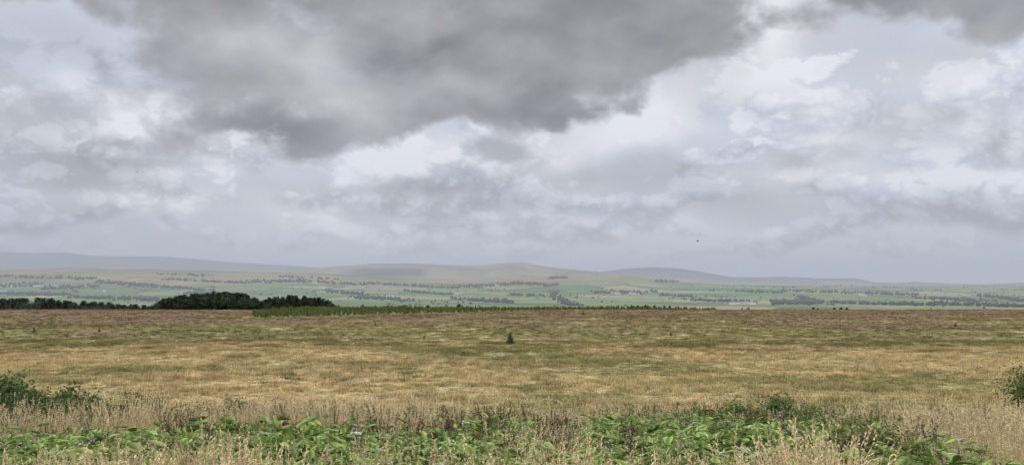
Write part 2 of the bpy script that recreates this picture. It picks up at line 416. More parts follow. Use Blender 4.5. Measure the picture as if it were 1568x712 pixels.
def dock(h,seed):
    random.seed(seed);rng=np.random.default_rng(seed);b=MB()
    for s_ in range(random.randint(2,4)):
        a=random.uniform(0,6.28);lean=random.uniform(0,.15);L=h*random.uniform(.75,1.05)
        p0=np.array((random.uniform(-.1,.1),random.uniform(-.1,.1),0));dr=np.array((math.cos(a)*math.sin(lean),math.sin(a)*math.sin(lean),math.cos(lean)))
        b.tube(p0,p0+dr*L,.007,.003,0,k=4)
        sp=[(p0+dr*L*.45,dr,L*.55)]
        for j in range(6):
            k=random.uniform(.4,.75);aa=random.uniform(0,6.28)
            d2=dr+np.array((math.cos(aa),math.sin(aa),0))*.45;d2/=np.linalg.norm(d2);sp.append((p0+dr*L*k,d2,L*random.uniform(.15,.28)))
        for q0,dd,ll in sp:
            b.tube(q0,q0+dd*ll,.003,.002,0,k=3);m=int(ll*130)
            k=rng.uniform(.1,1,m);cs=q0+dd*(ll*k)[:,None]+rng.normal(size=(m,3))*.006
            di=rng.normal(size=(m,3));di/=np.linalg.norm(di,axis=1)[:,None];b.leaves(cs,di,.022,.018,1,k,rng)
    return b.mesh('dock_plant',[M_stem,M_dock])
def thistle(h,seed):
    random.seed(seed);rng=np.random.default_rng(seed);b=MB()
    for s_ in range(3):
        a=random.uniform(0,6.28);L=h*random.uniform(.8,1.05);lean=random.uniform(0,.2)
        p0=np.array((random.uniform(-.1,.1),random.uniform(-.1,.1),0));dr=np.array((math.cos(a)*math.sin(lean),math.sin(a)*math.sin(lean),math.cos(lean)))
        b.tube(p0,p0+dr*L,.008,.004,1,k=4)
        n=26;k=rng.uniform(.05,.8,n);di=rng.normal(size=(n,3));di[:,2]=rng.uniform(0,.5,n);di/=np.linalg.norm(di,axis=1)[:,None]
        b.leaves(p0+dr*(L*k)[:,None],di,.14*(1.2-k),.04,0,k,rng)
        for j in range(7):
            aa=random.uniform(0,6.28);d2=dr+np.array((math.cos(aa),math.sin(aa),0))*.5;d2/=np.linalg.norm(d2)
            q0=p0+dr*L*random.uniform(.65,1.);e=q0+d2*random.uniform(.06,.16)
            b.tube(q0,e,.003,.003,1,k=3);b.blob(e,.014,1,.5)
            m=10;di=rng.normal(size=(m,3))*.5+d2;di/=np.linalg.norm(di,axis=1)[:,None]
            b.leaves(np.repeat(e[None],m,0),di,.028,.014,2 if random.random()<.75 else 3,1.,rng,0)
    return b.mesh('thistle_plant',[M_green,M_stem,M_down,M_purp])
def umbel(h,seed):
    random.seed(seed);rng=np.random.default_rng(seed);b=MB()
    for s_ in range(random.randint(1,2)):
        a=random.uniform(0,6.28);lean=random.uniform(0,.2);L=h*random.uniform(.8,1.05)
        dr=np.array((math.cos(a)*math.sin(lean),math.sin(a)*math.sin(lean),math.cos(lean)));e=dr*L
        b.tube((0,0,0),e,.006,.004,1,k=4)
        for j in range(18):
            aa=random.uniform(0,6.28);r=.07*math.sqrt(random.random());q=e+np.array((math.cos(aa)*r,math.sin(aa)*r,.05-r*.2))
            b.tube(e,q,.0015,.0015,1,k=3)
            m=9;di=rng.normal(size=(m,3));di[:,2]=abs(di[:,2]);di/=np.linalg.norm(di,axis=1)[:,None]
            b.leaves(np.repeat(q[None],m,0),di,.016,.014,0,1.,rng,0)
    return b.mesh('umbel_flower',[M_white,M_stem])
def shrub_mesh(name,h,r,seed,nl=5200,lm=None,ls=.06,low=.0):
    random.seed(seed);rng=np.random.default_rng(seed);b=MB();ends=[]
    for i in range(16):
        a=random.uniform(0,6.28);lean=random.uniform(.0,.9);L=h*random.uniform(.45,.75)
        d=np.array((math.cos(a)*math.sin(lean)*r/h*1.3,math.sin(a)*math.sin(lean)*r/h*1.3,math.cos(lean)));p1=d*L
        b.tube((0,0,0),p1,.022*h,.01*h,1,k=5)
        for j in range(5):
            d2=d+rng.normal(size=3)*.5;d2[2]=abs(d2[2])+low;d2/=np.linalg.norm(d2);L2=h*random.uniform(.18,.4)
            q=p1*random.uniform(.5,1.);e=q+d2*L2*np.array((r/h*1.1,r/h*1.1,1))
            b.tube(q,e,.008*h,.003*h,1,k=3);ends.append((q,e))
    n=nl//len(ends)
    for q,e in ends:
        k=rng.uniform(.15,1.1,n)[:,None];sz=.07*h*rng.uniform(.7,1.5)
        cs=q+(e-q)*k+rng.normal(size=(n,3))*sz
        cs[:,2]=np.abs(cs[:,2])
        di=rng.normal(size=(n,3));di/=np.linalg.norm(di,axis=1)[:,None]
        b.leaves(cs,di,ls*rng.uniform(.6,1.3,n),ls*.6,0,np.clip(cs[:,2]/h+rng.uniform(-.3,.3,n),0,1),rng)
    return b.mesh(name,[lm or M_dark,M_bark])
def conifer_mesh(name,h,r,seed,mat,whorls=16,per=8,ls=.06,bare=.05,shape=1.):
    random.seed(seed);rng=np.random.default_rng(seed);b=MB()
    b.tube((0,0,0),(0,0,h*.97),h*.022,h*.004,1,k=6)
    for w in range(whorls):
        k=(w+random.uniform(-.3,.3))/whorls;z=h*(bare+(1-bare)*max(k,0));
        rr=r*((1-k)**shape)*random.uniform(.8,1.15)+h*.015
        for j in range(per):
            a=random.uniform(0,6.28);L=rr*random.uniform(.7,1.12)
            d=np.array((math.cos(a),math.sin(a),random.uniform(-.2,.25)))
            p0=np.array((0,0,z));p1=p0+d*L
            b.tube(p0,p1,h*.005,h*.0015,1,k=3)
            n=max(5,int(26*L/r));kk=rng.uniform(.1,1.,n)[:,None]
            cs=p0+(p1-p0)*kk+rng.normal(size=(n,3))*h*.014
            di=d+rng.normal(size=(n,3))*.55;di/=np.linalg.norm(di,axis=1)[:,None]
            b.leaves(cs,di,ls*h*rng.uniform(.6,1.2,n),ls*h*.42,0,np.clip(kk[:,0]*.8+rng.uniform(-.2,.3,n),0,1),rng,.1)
    n=14;di=rng.normal(size=(n,3))*.4+np.array((0,0,1));di/=np.linalg.norm(di,axis=1)[:,None]
    b.leaves(np.array((0,0,h*.93))+rng.normal(size=(n,3))*h*.006,di,ls*h*.8,ls*h*.3,0,.8,rng,0)
    return b.mesh(name,[mat,M_bark])
def roundtree_mesh(name,h,r,seed,mat):
    random.seed(seed);rng=np.random.default_rng(seed);b=MB()
    b.tube((0,0,0),(0,0,h*.6),h*.025,h*.012,1,k=6)
    for i in range(16):
        a=random.uniform(0,6.28);z=h*random.uniform(.35,.85);R=r*math.sqrt(max(.1,1-((z/h-.6)/.45)**2))*random.uniform(.4,.95)
        e=np.array((math.cos(a)*R,math.sin(a)*R,z));b.tube((0,0,z*.65),e,h*.01,h*.004,1,k=3)
        n=90;cs=e+rng.normal(size=(n,3))*np.array((.3*r,.3*r,.075*h));di=rng.normal(size=(n,3));di/=np.linalg.norm(di,axis=1)[:,None]
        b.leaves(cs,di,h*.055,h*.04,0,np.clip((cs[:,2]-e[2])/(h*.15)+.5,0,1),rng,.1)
    return b.mesh(name,[mat,M_bark])
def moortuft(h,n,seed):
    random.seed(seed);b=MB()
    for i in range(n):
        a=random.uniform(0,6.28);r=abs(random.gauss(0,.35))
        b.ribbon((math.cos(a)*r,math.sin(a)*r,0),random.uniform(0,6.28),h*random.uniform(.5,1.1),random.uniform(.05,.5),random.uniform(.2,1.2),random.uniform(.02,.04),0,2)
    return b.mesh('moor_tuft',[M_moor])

# ------------------------------------------------------------ instancing
def scatter(name,pts,scl,idx,meshes,tilt=.08):
    pts=np.asarray(pts,np.float32);n=len(pts)
    col=bpy.data.collections.new(name+'_parts')
    for i,mm in enumerate(meshes):
        o=bpy.data.objects.new('%s_variant_%02d'%(name,i),mm);col.objects.link(o)
    me=bpy.data.meshes.new(name);me.vertices.add(n);me.vertices.foreach_set('co',pts.ravel())
    rot=np.stack([RNG.normal(0,tilt,n),RNG.normal(0,tilt,n),RNG.uniform(0,6.283,n)],1).astype(np.float32)
    sc=np.asarray(scl,np.float32)
    if sc.ndim==1: sc=np.repeat(sc[:,None],3,1)
    a=me.attributes.new('rot','FLOAT_VECTOR','POINT');a.data.foreach_set('vector',rot.ravel())
    a=me.attributes.new('scl','FLOAT_VECTOR','POINT');a.data.foreach_set('vector',np.ascontiguousarray(sc).ravel())
    a=me.attributes.new('idx','INT','POINT');a.data.foreach_set('value',np.asarray(idx,np.int32))
    o=link(name,me)
    nt=bpy.data.node_groups.new(name+'_nodes','GeometryNodeTree')
    nt.interface.new_socket('Geometry',in_out='INPUT',socket_type='NodeSocketGeometry')
    nt.interface.new_socket('Geometry',in_out='OUTPUT',socket_type='NodeSocketGeometry')
    N=nt.nodes.new;gi=N('NodeGroupInput');go=N('NodeGroupOutput');ip=N('GeometryNodeInstanceOnPoints');ci=N('GeometryNodeCollectionInfo')
    ci.inputs['Collection'].default_value=col;ci.inputs['Separate Children'].default_value=True;ci.inputs['Reset Children'].default_value=True
    def na(nm,dt):
        q=N('GeometryNodeInputNamedAttribute');q.data_type=dt;q.inputs['Name'].default_value=nm
        return [s for s in q.outputs if s.enabled and s.name=='Attribute'][0]
    L=nt.links.new
    L(gi.outputs[0],ip.inputs['Points']);L(ci.outputs[0],ip.inputs['Instance']);ip.inputs['Pick Instance'].default_value=True
    L(na('idx','INT'),ip.inputs['Instance Index']);L(na('rot','FLOAT_VECTOR'),ip.inputs['Rotation']);L(na('scl','FLOAT_VECTOR'),ip.inputs['Scale'])
    L(ip.outputs[0],go.inputs[0])
    md=o.modifiers.new('scatter','NODES');md.node_group=nt
    return o
def onground(x,y,dz=-.03):
    return np.stack([x,y,H(x,y)+dz],1)

# --- moor grass
n1=34000;y=np.sqrt(RNG.uniform(46**2,170**2,n1));x=RNG.uniform(-.62,.62,n1)*y
n2=26000;y2=np.sqrt(RNG.uniform(170**2,400**2,n2));x2=RNG.uniform(-.6,.6,n2)*y2
x=np.concatenate([x,x2]);y=np.concatenate([y,y2])
k=~in_plant(x,y);x=x[k];y=y[k]
s=(.30+1.3*fbm(x/6,y/6,91,3))*RNG.uniform(.65,1.35,len(x))
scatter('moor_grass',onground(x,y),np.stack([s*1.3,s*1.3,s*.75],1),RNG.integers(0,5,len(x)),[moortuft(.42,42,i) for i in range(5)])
# --- rush clumps on the wetter parts of the moor
n=6500;y=np.sqrt(RNG.uniform(50**2,330**2,n));x=RNG.uniform(-.6,.6,n)*y
k=(fbm(x/16,y/16,95,4)>.57)&~in_plant(x,y);x=x[k];y=y[k];s=RNG.uniform(.6,1.3,len(x))
scatter('rushes',onground(x,y),np.stack([s*1.3,s*1.3,s*.8],1),RNG.integers(0,3,len(x)),[green_grass(.52,70,i+500,M_rush,'rush_clump',3.,.22) for i in range(3)])

# --- foreground verge
def inview(n,y0,y1,m=.62):
    y=RNG.uniform(y0,y1,n);x=RNG.uniform(-1,1,n)*(m*y+1.5);return x,y
def wmask(x,y,seed,sc=2.2): return fbm(x/sc,y/sc,seed,4)
GX=[(-7.2,14,1.2,1.5),(-6.3,12.3,2.4,1.8),(-4.2,13,2.0,2.4),(-.7,14.5,1.4,2.4),(3.2,14,2.0,2.8),(4.7,16.5,1.6,2.4),(1.9,13,1.0,1.6),(-2.4,12.5,1.2,1.7),(3.0,12,2.2,1.5)]
SX=[(.6,15,.7,3.4),(-2.2,17,1.0,1.6),(7.4,15.5,1.6,3.2),(-5.5,17.5,2.5,1.3),(9.3,17,2,3),(-9.0,16.5,1.5,1.5)]
def zone(x,y):
    z=(wmask(x,y,101,1.3)-.5)*3.6
    for a,b,rx,ry in GX: z=z+1.1*np.exp(-((x-a)/rx)**2-((y-b)/ry)**2)
    for a,b,rx,ry in SX: z=z-1.0*np.exp(-((x-a)/rx)**2-((y-b)/ry)**2)
    return z
x,y=inview(5400,7.5,22.5);z=zone(x,y);p=np.clip(.50-z*.75,.05,1)*(1-.55*sstep(.42,.58,wmask(x,y,111,1.6))*sstep(16,19,y));k=RNG.uniform(size=len(x))<p;x=x[k];y=y[k];z=z[k]
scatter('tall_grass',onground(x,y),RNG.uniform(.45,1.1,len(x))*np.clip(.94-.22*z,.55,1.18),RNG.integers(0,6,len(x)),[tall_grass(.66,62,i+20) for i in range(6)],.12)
x,y=inview(400,10,21.5);z=zone(x,y);k=z<.6;x=x[k];y=y[k]
scatter('grass_seed_stalks',onground(x,y),RNG.uniform(.7,1.1,len(x)),RNG.integers(0,4,len(x)),[seed_stalks(.95,7,i+180) for i in range(4)],.1)
x,y=inview(4800,7.5,26)
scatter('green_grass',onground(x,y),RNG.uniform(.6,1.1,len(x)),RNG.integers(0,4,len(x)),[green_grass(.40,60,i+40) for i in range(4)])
x,y=inview(9500,7.5,20.5);z=zone(x,y);k=RNG.uniform(size=len(x))<np.clip(z*1.1+.18,.04,.95);x=x[k];y=y[k]
scatter('broadleaf_weeds',onground(x,y),RNG.uniform(.6,1.35,len(x)),RNG.integers(0,6,len(x)),[broadleaf(.57,22,i+60) for i in range(6)],.15)
M_net=plantmat('nettle_leaf_mat',(.045,.07,.018),(.13,.185,.05),.35,.25,alt=(.15,.14,.05))
x,y=inview(5200,17.2,23.8);u_=x/y*F+CX
m=wmask(x,y,131,1.8)+.08*sstep(18,20.5,y)+.16*np.exp(-((x-4.6)/1.8)**2)+.16*np.exp(-((u_-150)/330)**2)*sstep(18,21,y)
k=m>.575;x=x[k];y=y[k]
scatter('nettles',onground(x,y),RNG.uniform(.6,1.15,len(x)),RNG.integers(0,5,len(x)),[leafy_stems(.78,8,i+80,lm=M_net if i%2 else M_dark) for i in range(5)])
x=np.concatenate([RNG.normal(-.6,1.0,50),RNG.uniform(-11,11,100)]);y=RNG.uniform(14,20.5,len(x))
scatter('dock_plants',onground(x,y),RNG.uniform(.65,1.15,len(x)),RNG.integers(0,4,len(x)),[dock(.9,i+100) for i in range(4)])
x=np.concatenate([RNG.uniform(-10,11,120)]);y=RNG.uniform(11.5,20,len(x))
scatter('thistles',onground(x,y),RNG.uniform(.6,1.0,len(x)),RNG.integers(0,4,len(x)),[thistle(.85,i+120) for i in range(4)])
x=np.array([-5.0,-6.7,-7.3,-3.4,3.9,2.9,-2.0,6.0]);y=np.array([14,12.8,12.2,13.5,13.4,12.6,12.6,13.2])
scatter('white_umbel_flowers',onground(x,y),RNG.uniform(.8,1.0,len(x)),RNG.integers(0,3,len(x)),[umbel(.72,i+140) for i in range(3)])

def addobj(name,me,x,y,s=1.,rz=None,dz=-.05):
    o=link(name,me,(x,y,Hs(x,y)+dz));o.scale=(s,s,s) if not isinstance(s,tuple) else s
    o.rotation_euler[2]=random.uniform(0,6.28) if rz is None else rz;return o
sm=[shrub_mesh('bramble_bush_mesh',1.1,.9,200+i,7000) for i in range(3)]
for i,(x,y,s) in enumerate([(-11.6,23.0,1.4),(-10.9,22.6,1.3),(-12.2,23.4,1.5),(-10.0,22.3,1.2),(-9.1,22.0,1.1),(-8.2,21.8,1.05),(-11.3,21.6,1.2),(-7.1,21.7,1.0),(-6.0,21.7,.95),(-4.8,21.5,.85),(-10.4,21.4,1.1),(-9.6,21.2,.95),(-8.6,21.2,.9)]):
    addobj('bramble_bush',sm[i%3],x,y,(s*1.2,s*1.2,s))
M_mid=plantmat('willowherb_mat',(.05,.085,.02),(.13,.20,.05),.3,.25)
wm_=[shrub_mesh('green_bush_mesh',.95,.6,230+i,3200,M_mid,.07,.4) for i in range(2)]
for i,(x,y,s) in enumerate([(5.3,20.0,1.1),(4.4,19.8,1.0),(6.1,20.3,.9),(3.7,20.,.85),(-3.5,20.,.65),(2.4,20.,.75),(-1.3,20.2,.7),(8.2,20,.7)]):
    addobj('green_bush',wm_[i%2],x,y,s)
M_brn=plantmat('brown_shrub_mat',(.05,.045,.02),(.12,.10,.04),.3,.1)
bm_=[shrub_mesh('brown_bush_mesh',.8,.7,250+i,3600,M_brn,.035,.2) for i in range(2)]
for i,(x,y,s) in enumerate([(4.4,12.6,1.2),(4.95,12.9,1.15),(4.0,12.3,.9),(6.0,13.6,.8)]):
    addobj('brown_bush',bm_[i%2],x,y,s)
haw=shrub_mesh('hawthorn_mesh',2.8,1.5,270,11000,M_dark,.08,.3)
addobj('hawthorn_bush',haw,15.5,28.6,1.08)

# --- small conifers on the moor
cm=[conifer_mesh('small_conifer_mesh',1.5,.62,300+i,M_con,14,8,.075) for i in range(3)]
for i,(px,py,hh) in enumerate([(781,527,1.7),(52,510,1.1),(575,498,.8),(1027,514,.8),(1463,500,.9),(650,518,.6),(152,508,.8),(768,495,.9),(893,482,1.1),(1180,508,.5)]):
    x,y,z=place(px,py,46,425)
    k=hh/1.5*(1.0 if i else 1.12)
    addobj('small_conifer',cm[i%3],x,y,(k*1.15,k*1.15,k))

# --- young plantation
ys=[];xs=[]
for r_ in np.arange(290,505,3.0):
    xx=np.arange(-140,110,2.2);xs.append(xx+RNG.normal(0,.4,len(xx))+r_*.13);ys.append(np.full(len(xx),r_)+RNG.normal(0,.5,len(xx))+xx*.05)
x=np.concatenate(xs);y=np.concatenate(ys);k=in_plant(x,y)&(RNG.uniform(size=len(x))<.9);x=x[k];y=y[k]
scatter('young_conifer_plantation',onground(x,y,-.1),RNG.uniform(.45,.8,len(x))*(.75+.4*fbm(x/20,y/20,7,2)),RNG.integers(0,3,len(x)),[conifer_mesh('young_conifer_mesh',2.2,1.0,330+i,M_ycon,9,6,.12) for i in range(3)],.03)

# --- dark woodland behind the moor
tm=[conifer_mesh('spruce_mesh',11,2.6,350+i,M_con,15,8,.085,.12,.7) for i in range(3)]+[roundtree_mesh('woodland_tree_mesh',9.5,3.6,360+i,M_con) for i in range(3)]
P_=[];S_=[]
def wood(px0,px1,Y0,Y1,n,top):
    for i in range(n):
        px=random.uniform(px0,px1);Y=random.uniform(Y0,Y1);X=(px-CX)/F*Y;z=Hs(X,Y)
        tz=(HY-np.interp(px,[p[0] for p in top],[p[1] for p in top]))/F*Y
        h=(tz-z)*random.uniform(.72,1.04)
        if h<2: continue
        P_.append((X,Y,z-.3));S_.append(h/10.5)
wood(243,405,500,545,420,[(243,458),(265,455),(300,450),(340,447),(375,450),(405,463)])
wood(398,520,520,560,170,[(398,462),(412,456),(440,453),(470,453),(500,458),(520,468)])
wood(-60,245,640,760,420,[(-60,456),(0,459),(60,457),(120,461),(180,465),(245,469)])
wood(525,760,560,640,60,[(525,467),(620,468),(690,465),(760,469)])
wood(905,1100,470,520,90,[(905,469),(950,466),(1000,466),(1060,469),(1100,472)])
wood(1240,1300,540,600,20,[(1240,471),(1270,468),(1300,471)])
S_=np.array(S_);ii=RNG.integers(0,6,len(S_))
scatter('conifer_woodland',np.array(P_),np.stack([S_*RNG.uniform(.85,1.25,len(S_)),S_*RNG.uniform(.85,1.25,len(S_)),S_],1),ii,tm,.03)
print('T plants',time.time()-T0)

# --- distant woods, shelterbelts and hedgerow trees (one mesh)
T=MB();pts=[]
PXl=[];PYl=[]
def strip(px0,py0,px1,py1,th,n):
    k=RNG.uniform(size=n);PXl.append(px0+(px1-px0)*k+RNG.normal(0,2,n));PYl.append(py0+(py1-py0)*k+RNG.uniform(-th,th,n)/2)
for a_ in [(690,441,800,434,4,190),(800,434,850,438,3,80),(845,447,862,465,3,60),(862,465,880,468,2,30),(1188,464,1250,464,5,140),(1225,455,1250,464,4,60),(1125,446,1200,449,2,60),
  (1190,445,1300,449,2,80),(1300,449,1400,452,2,70),(1400,456,1500,462,3,90),(1500,452,1568,462,3,80),(1000,431,1040,432,2,60),(845,426,868,426,2,60),(910,449,960,447,3,60),
  (960,450,1000,446,2,30),(1060,460,1150,464,2,60),(560,434,690,441,2,120),(380,432,470,431,4,150),(470,431,560,437,3,80),(250,428,380,434,2,110),(150,432,250,440,4,150),(0,424,150,428,3,120),
  (0,438,60,436,5,100),(60,442,150,440,4,100),(0,450,110,452,4,140),(110,455,240,460,4,140),(280,449,360,452,3,90),(250,440,330,446,2,80),(500,446,560,452,3,80),(540,456,620,460,3,90),(620,446,690,452,2,60),
  (690,458,780,463,3,90),(780,452,845,455,2,40),(1010,452,1060,455,2,40),(1270,464,1420,468,2,90),(1430,466,1568,470,2,90),(240,420,330,423,2,40),(420,424,520,428,2,40)]:
    strip(*a_)
PXl=np.concatenate(PXl);PYl=np.concatenate(PYl);wx_,wy_=place_many(PXl,PYl,1500,9000)
n=len(wx_);pts=[np.stack([wx_+RNG.normal(0,14,n),wy_+RNG.normal(0,22,n),11*RNG.uniform(.45,1.4,n)],1)]
hx=RNG.uniform(-.6,.6,30000);hy=np.sqrt(RNG.uniform(1800**2,8300**2,30000));hx=hx*hy
_,e=fields(hx,hy);hz=H(hx,hy);k=(e<.04)&(hz<-28)&(fbm(hx/300,hy/300,88,3)>.49)
pts.append(np.stack([hx[k],hy[k],RNG.uniform(3.,9,k.sum())],1))
pts=np.concatenate(pts);hz=H(pts[:,0],pts[:,1])
for (x,y,s),z in zip(pts,hz):
    T.blob((x,y,z+s*.45),s*.6,0,random.random(),random.uniform(.8,1.2))
    T.blob((x+random.gauss(0,s*.3),y,z+s*.35),s*.45,0,random.random(),1.)
link('distant_woodland',T.mesh('distant_woodland',[M_tree]))

# --- farmhouses
M_wall=simplemat('whitewashed_wall_mat',(.80,.79,.76),.8,.5,.06);M_roof=simplemat('slate_roof_mat',(.14,.14,.155),.6,.8,.2);M_glass=simplemat('window_mat',(.04,.05,.06),.2,1,.1);M_barn=simplemat('barn_wall_mat',(.30,.28,.26),.8,.5,.15)
def house(x,y,L,W,Hh,wall):
    z=Hs(x,y)-.3;root=bpy.data.objects.new('farmhouse' if wall is M_wall else 'barn',None);scene.collection.objects.link(root)
    root.location=(x,y,z);root.rotation_euler[2]=random.uniform(-.5,.5)
    def part(nm,V,Fc,m):
        me=bpy.data.meshes.new(nm);me.from_pydata(V,[],Fc);me.materials.append(m);link(nm,me,(0,0,0),root)
    l,w=L/2,W/2;rg=Hh+W*.35
    part('walls',[(-l,-w,0),(l,-w,0),(l,w,0),(-l,w,0),(-l,-w,Hh),(l,-w,Hh),(l,w,Hh),(-l,w,Hh),(-l,0,rg),(l,0,rg)],[(0,1,5,4),(2,3,7,6),(1,2,6,9,5),(3,0,4,8,7)],wall)
    l2,w2=l+.4,w+.5;e=Hh-.2
    part('roof',[(-l2,-w2,e),(l2,-w2,e),(l2,0,rg+.25),(-l2,0,rg+.25),(-l2,w2,e),(l2,w2,e),(-l2,-w2,e+.25),(l2,-w2,e+.25),(l2,0,rg+.5),(-l2,0,rg+.5),(-l2,w2,e+.25),(l2,w2,e+.25)],
      [(0,1,2,3),(3,2,5,4),(6,9,8,7),(9,10,11,8),(0,6,7,1),(4,5,11,10),(1,7,8,2),(2,8,11,5),(0,3,9,6),(3,4,10,9)],M_roof)
    V=[];Fc=[]
    for i in range(4):
        for zz in((1.,2.2),(3.4,4.5)):
            if zz[1]>Hh-.1: continue
            a=-l+L*(i+.5)/4-.5;b=len(V);V+=[(a,-w-.06,zz[0]),(a+1,-w-.06,zz[0]),(a+1,-w-.06,zz[1]),(a,-w-.06,zz[1])];Fc.append((b,b+1,b+2,b+3))
    part('windows',V,Fc,M_glass)
    if wall is M_wall:
        part('door',[(-.5,-w-.07,0),(.5,-w-.07,0),(.5,-w-.07,2.1),(-.5,-w-.07,2.1)],[(0,1,2,3)],M_roof)
        for sx in(-l+.6,l-.6):
            c0=sx-.5;c1=sx+.5;z0=rg-.6;z1=rg+1.6
            part('chimney',[(c0,-.5,z0),(c1,-.5,z0),(c1,.5,z0),(c0,.5,z0),(c0,-.5,z1),(c1,-.5,z1),(c1,.5,z1),(c0,.5,z1)],[(0,1,5,4),(1,2,6,5),(2,3,7,6),(3,0,4,7),(4,5,6,7)],M_barn)
hp=[]
for px,py,k in [(22,438,8),(40,437,7),(62,438,8),(84,437,6),(96,438,6),(282,447,3),(276,449,2),(935,449,4),(946,448,3),(968,450,3),(1120,465,3),(1130,464,3),(1143,465,3),(600,453,2),(232,458,2),(1040,452,1),(1322,452,2),(500,440,2),(700,450,2),(160,446,3),(12,446,3),(420,455,1),(1480,460,1)]:
    for j in range(k): hp.append((px+random.uniform(-5,5),py+random.uniform(-1,1)))
hp=np.array(hp);hx,hy=place_many(hp[:,0],hp[:,1],1700,8500)
for x,y in zip(hx,hy):
    house(x+random.uniform(-20,20),y-25,random.uniform(20,32),random.uniform(7,9),random.uniform(6,7.2),M_wall if random.random()<.85 else M_barn)

# --- radio mast on the middle hill
x,y,z=place(914,421.5,7000,9500);b=MB();hm=48
for i in range(3):
    a=i*2.094;b.tube((math.cos(a)*2.2,math.sin(a)*2.2,0),(math.cos(a)*.6,math.sin(a)*.6,hm),.28,.2,0,k=4)
for j in range(12):
    z0=j*hm/12;z1=(j+1)*hm/12;r0=2.2-1.6*j/12;r1=2.2-1.6*(j+1)/12
    for i in range(3):
        a=i*2.094;c_=(i+1)*2.094;b.tube((math.cos(a)*r0,math.sin(a)*r0,z0),(math.cos(c_)*r1,math.sin(c_)*r1,z1),.12,.12,0,k=3)
b.tube((0,0,hm-1),(0,0,hm+6),.2,.1,0,k=4)
link('radio_mast',b.mesh('radio_mast',[simplemat('mast_steel_mat',(.2,.2,.21),.5)]),(x,y,Hs(x,y)-1))

# --- birds
M_bird=simplemat('bird_feather_mat',(.03,.03,.03),.7)
def bird(px,py,Y,span):
    b=MB();s=span
    for k in range(4):
        r=[.02,.06,.07,.045,.015];xx=[-.22,-.1,.03,.15,.24]
        b.tube((xx[k]*s,0,0),(xx[k+1]*s,0,0),r[k]*s,r[k+1]*s,0,k=7)
    b.blob((.27*s,0,.01*s),.05*s,0);b.add([(.31*s,.01*s,0),(.31*s,-.01*s,0),(.37*s,0,-.01*s)],[(0,1,2)],0,1)
    for sg in(-1,1):
        b.add([(.12*s,.03*s*sg,.03*s),(-.08*s,.03*s*sg,.03*s),(.10*s,.25*s*sg,.13*s),(-.06*s,.25*s*sg,.12*s),(-.06*s,.5*s*sg,.06*s)],[(0,1,3),(0,3,2),(2,3,4)],0,1)
    b.add([(-.2*s,.015*s,0),(-.2*s,-.015*s,0),(-.36*s,.06*s,0),(-.36*s,-.06*s,0)],[(0,1,3),(0,3,2)],0,1)
    o=link('flying_bird',b.mesh('bird',[M_bird]),((px-CX)/F*Y,Y,(HY-py)/F*Y));o.rotation_euler=(0,-.1,.5)
bird(1068,369,120,.75);bird(210,264,150,.5)

# ------------------------------------------------------------ haze: air over the valley
hb=bpy.data.meshes.new('valley_haze');x0,x1,y0,y1,z0,z1=-30000,30000,560,45000,-400,600
hb.from_pydata([(x0,y0,z0),(x1,y0,z0),(x1,y1,z0),(x0,y1,z0),(x0,y0,z1),(x1,y0,z1),(x1,y1,z1),(x0,y1,z1)],[],[(0,3,2,1),(4,5,6,7),(0,1,5,4),(1,2,6,5),(2,3,7,6),(3,0,4,7)])
mh=bpy.data.materials.new('haze_mat');mh.use_nodes=True;nt=mh.node_tree;nt.nodes.clear();g=G(nt)
SIG=7.6e-5
ab=g.n('ShaderNodeVolumeAbsorption');ab.inputs[0].default_value=(0,0,0,1);ab.inputs[1].default_value=SIG
em=g.n('ShaderNodeEmission');em.inputs[0].default_value=(.445,.485,.57,1);em.inputs[1].default_value=SIG
ad=g.n('ShaderNodeAddShader');nt.links.new(ab.outputs[0],ad.inputs[0]);nt.links.new(em.outputs[0],ad.inputs[1])
o_=g.n('ShaderNodeOutputMaterial');nt.links.new(ad.outputs[0],o_.inputs['Volume']);hb.materials.append(mh)
link('valley_haze',hb)
print('T distance',time.time()-T0)

# ------------------------------------------------------------ sky
def conv(px,py):
    u=(px-CX)/F;v=(HY-py)/F
    return math.atan(u)*F,math.atan(v/math.sqrt(1+u*u))*F
def blobs(X,E,lst):
    r=0
    for bx,by,rx,ry,a in lst:
        x0,e0=conv(bx,by);r=r+a*np.exp(-((X-x0)/rx)**2-((E-e0)/ry)**2)
    return r
DARK=[(290,30,110,120,.7),(400,140,120,75,.8),(570,105,150,80,.85),(720,100,150,78,.9),(860,80,150,78,.9),(1010,35,115,64,.9),(1110,30,55,55,.3),(620,-10,420,60,.55),(780,160,170,32,.55),(400,210,110,28,.65),(1430,-12,125,50,1.2),(1570,15,80,34,.6),(300,-120,300,80,.6),(900,-150,160,70,.4)]
SOFT=[(210,190,50,20,.20),(150,150,80,20,.08),(580,240,120,30,.14),(965,195,90,40,.14),(1010,150,60,40,.06),(1190,45,50,70,.15),(110,255,160,40,-.13),(60,60,170,90,-.10),(700,305,170,22,-.09),(960,270,95,32,-.10),(1120,290,120,28,-.10),
 (1460,268,140,16,.15),(240,302,60,16,.16),(510,338,90,16,.13),(1255,225,90,22,.09),(100,368,240,28,-.07),(1300,150,260,70,.0),(100,330,200,20,-.06),(1350,325,220,20,-.07),(330,258,60,20,.10),(860,235,50,20,.06),(1000,350,160,14,.05),(1500,120,100,30,.04),(800,345,200,14,-.03),(1400,365,200,12,-.03)]
INT=[(460,85,125,58,.16),(650,75,60,30,-.10),(850,165,160,26,-.08),(900,60,170,34,-.06),(560,150,110,34,.09),(270,110,60,80,.02),(720,125,100,24,.05),(440,212,90,18,-.03),(760,20,120,26,.04),(1050,70,70,40,-.03)]
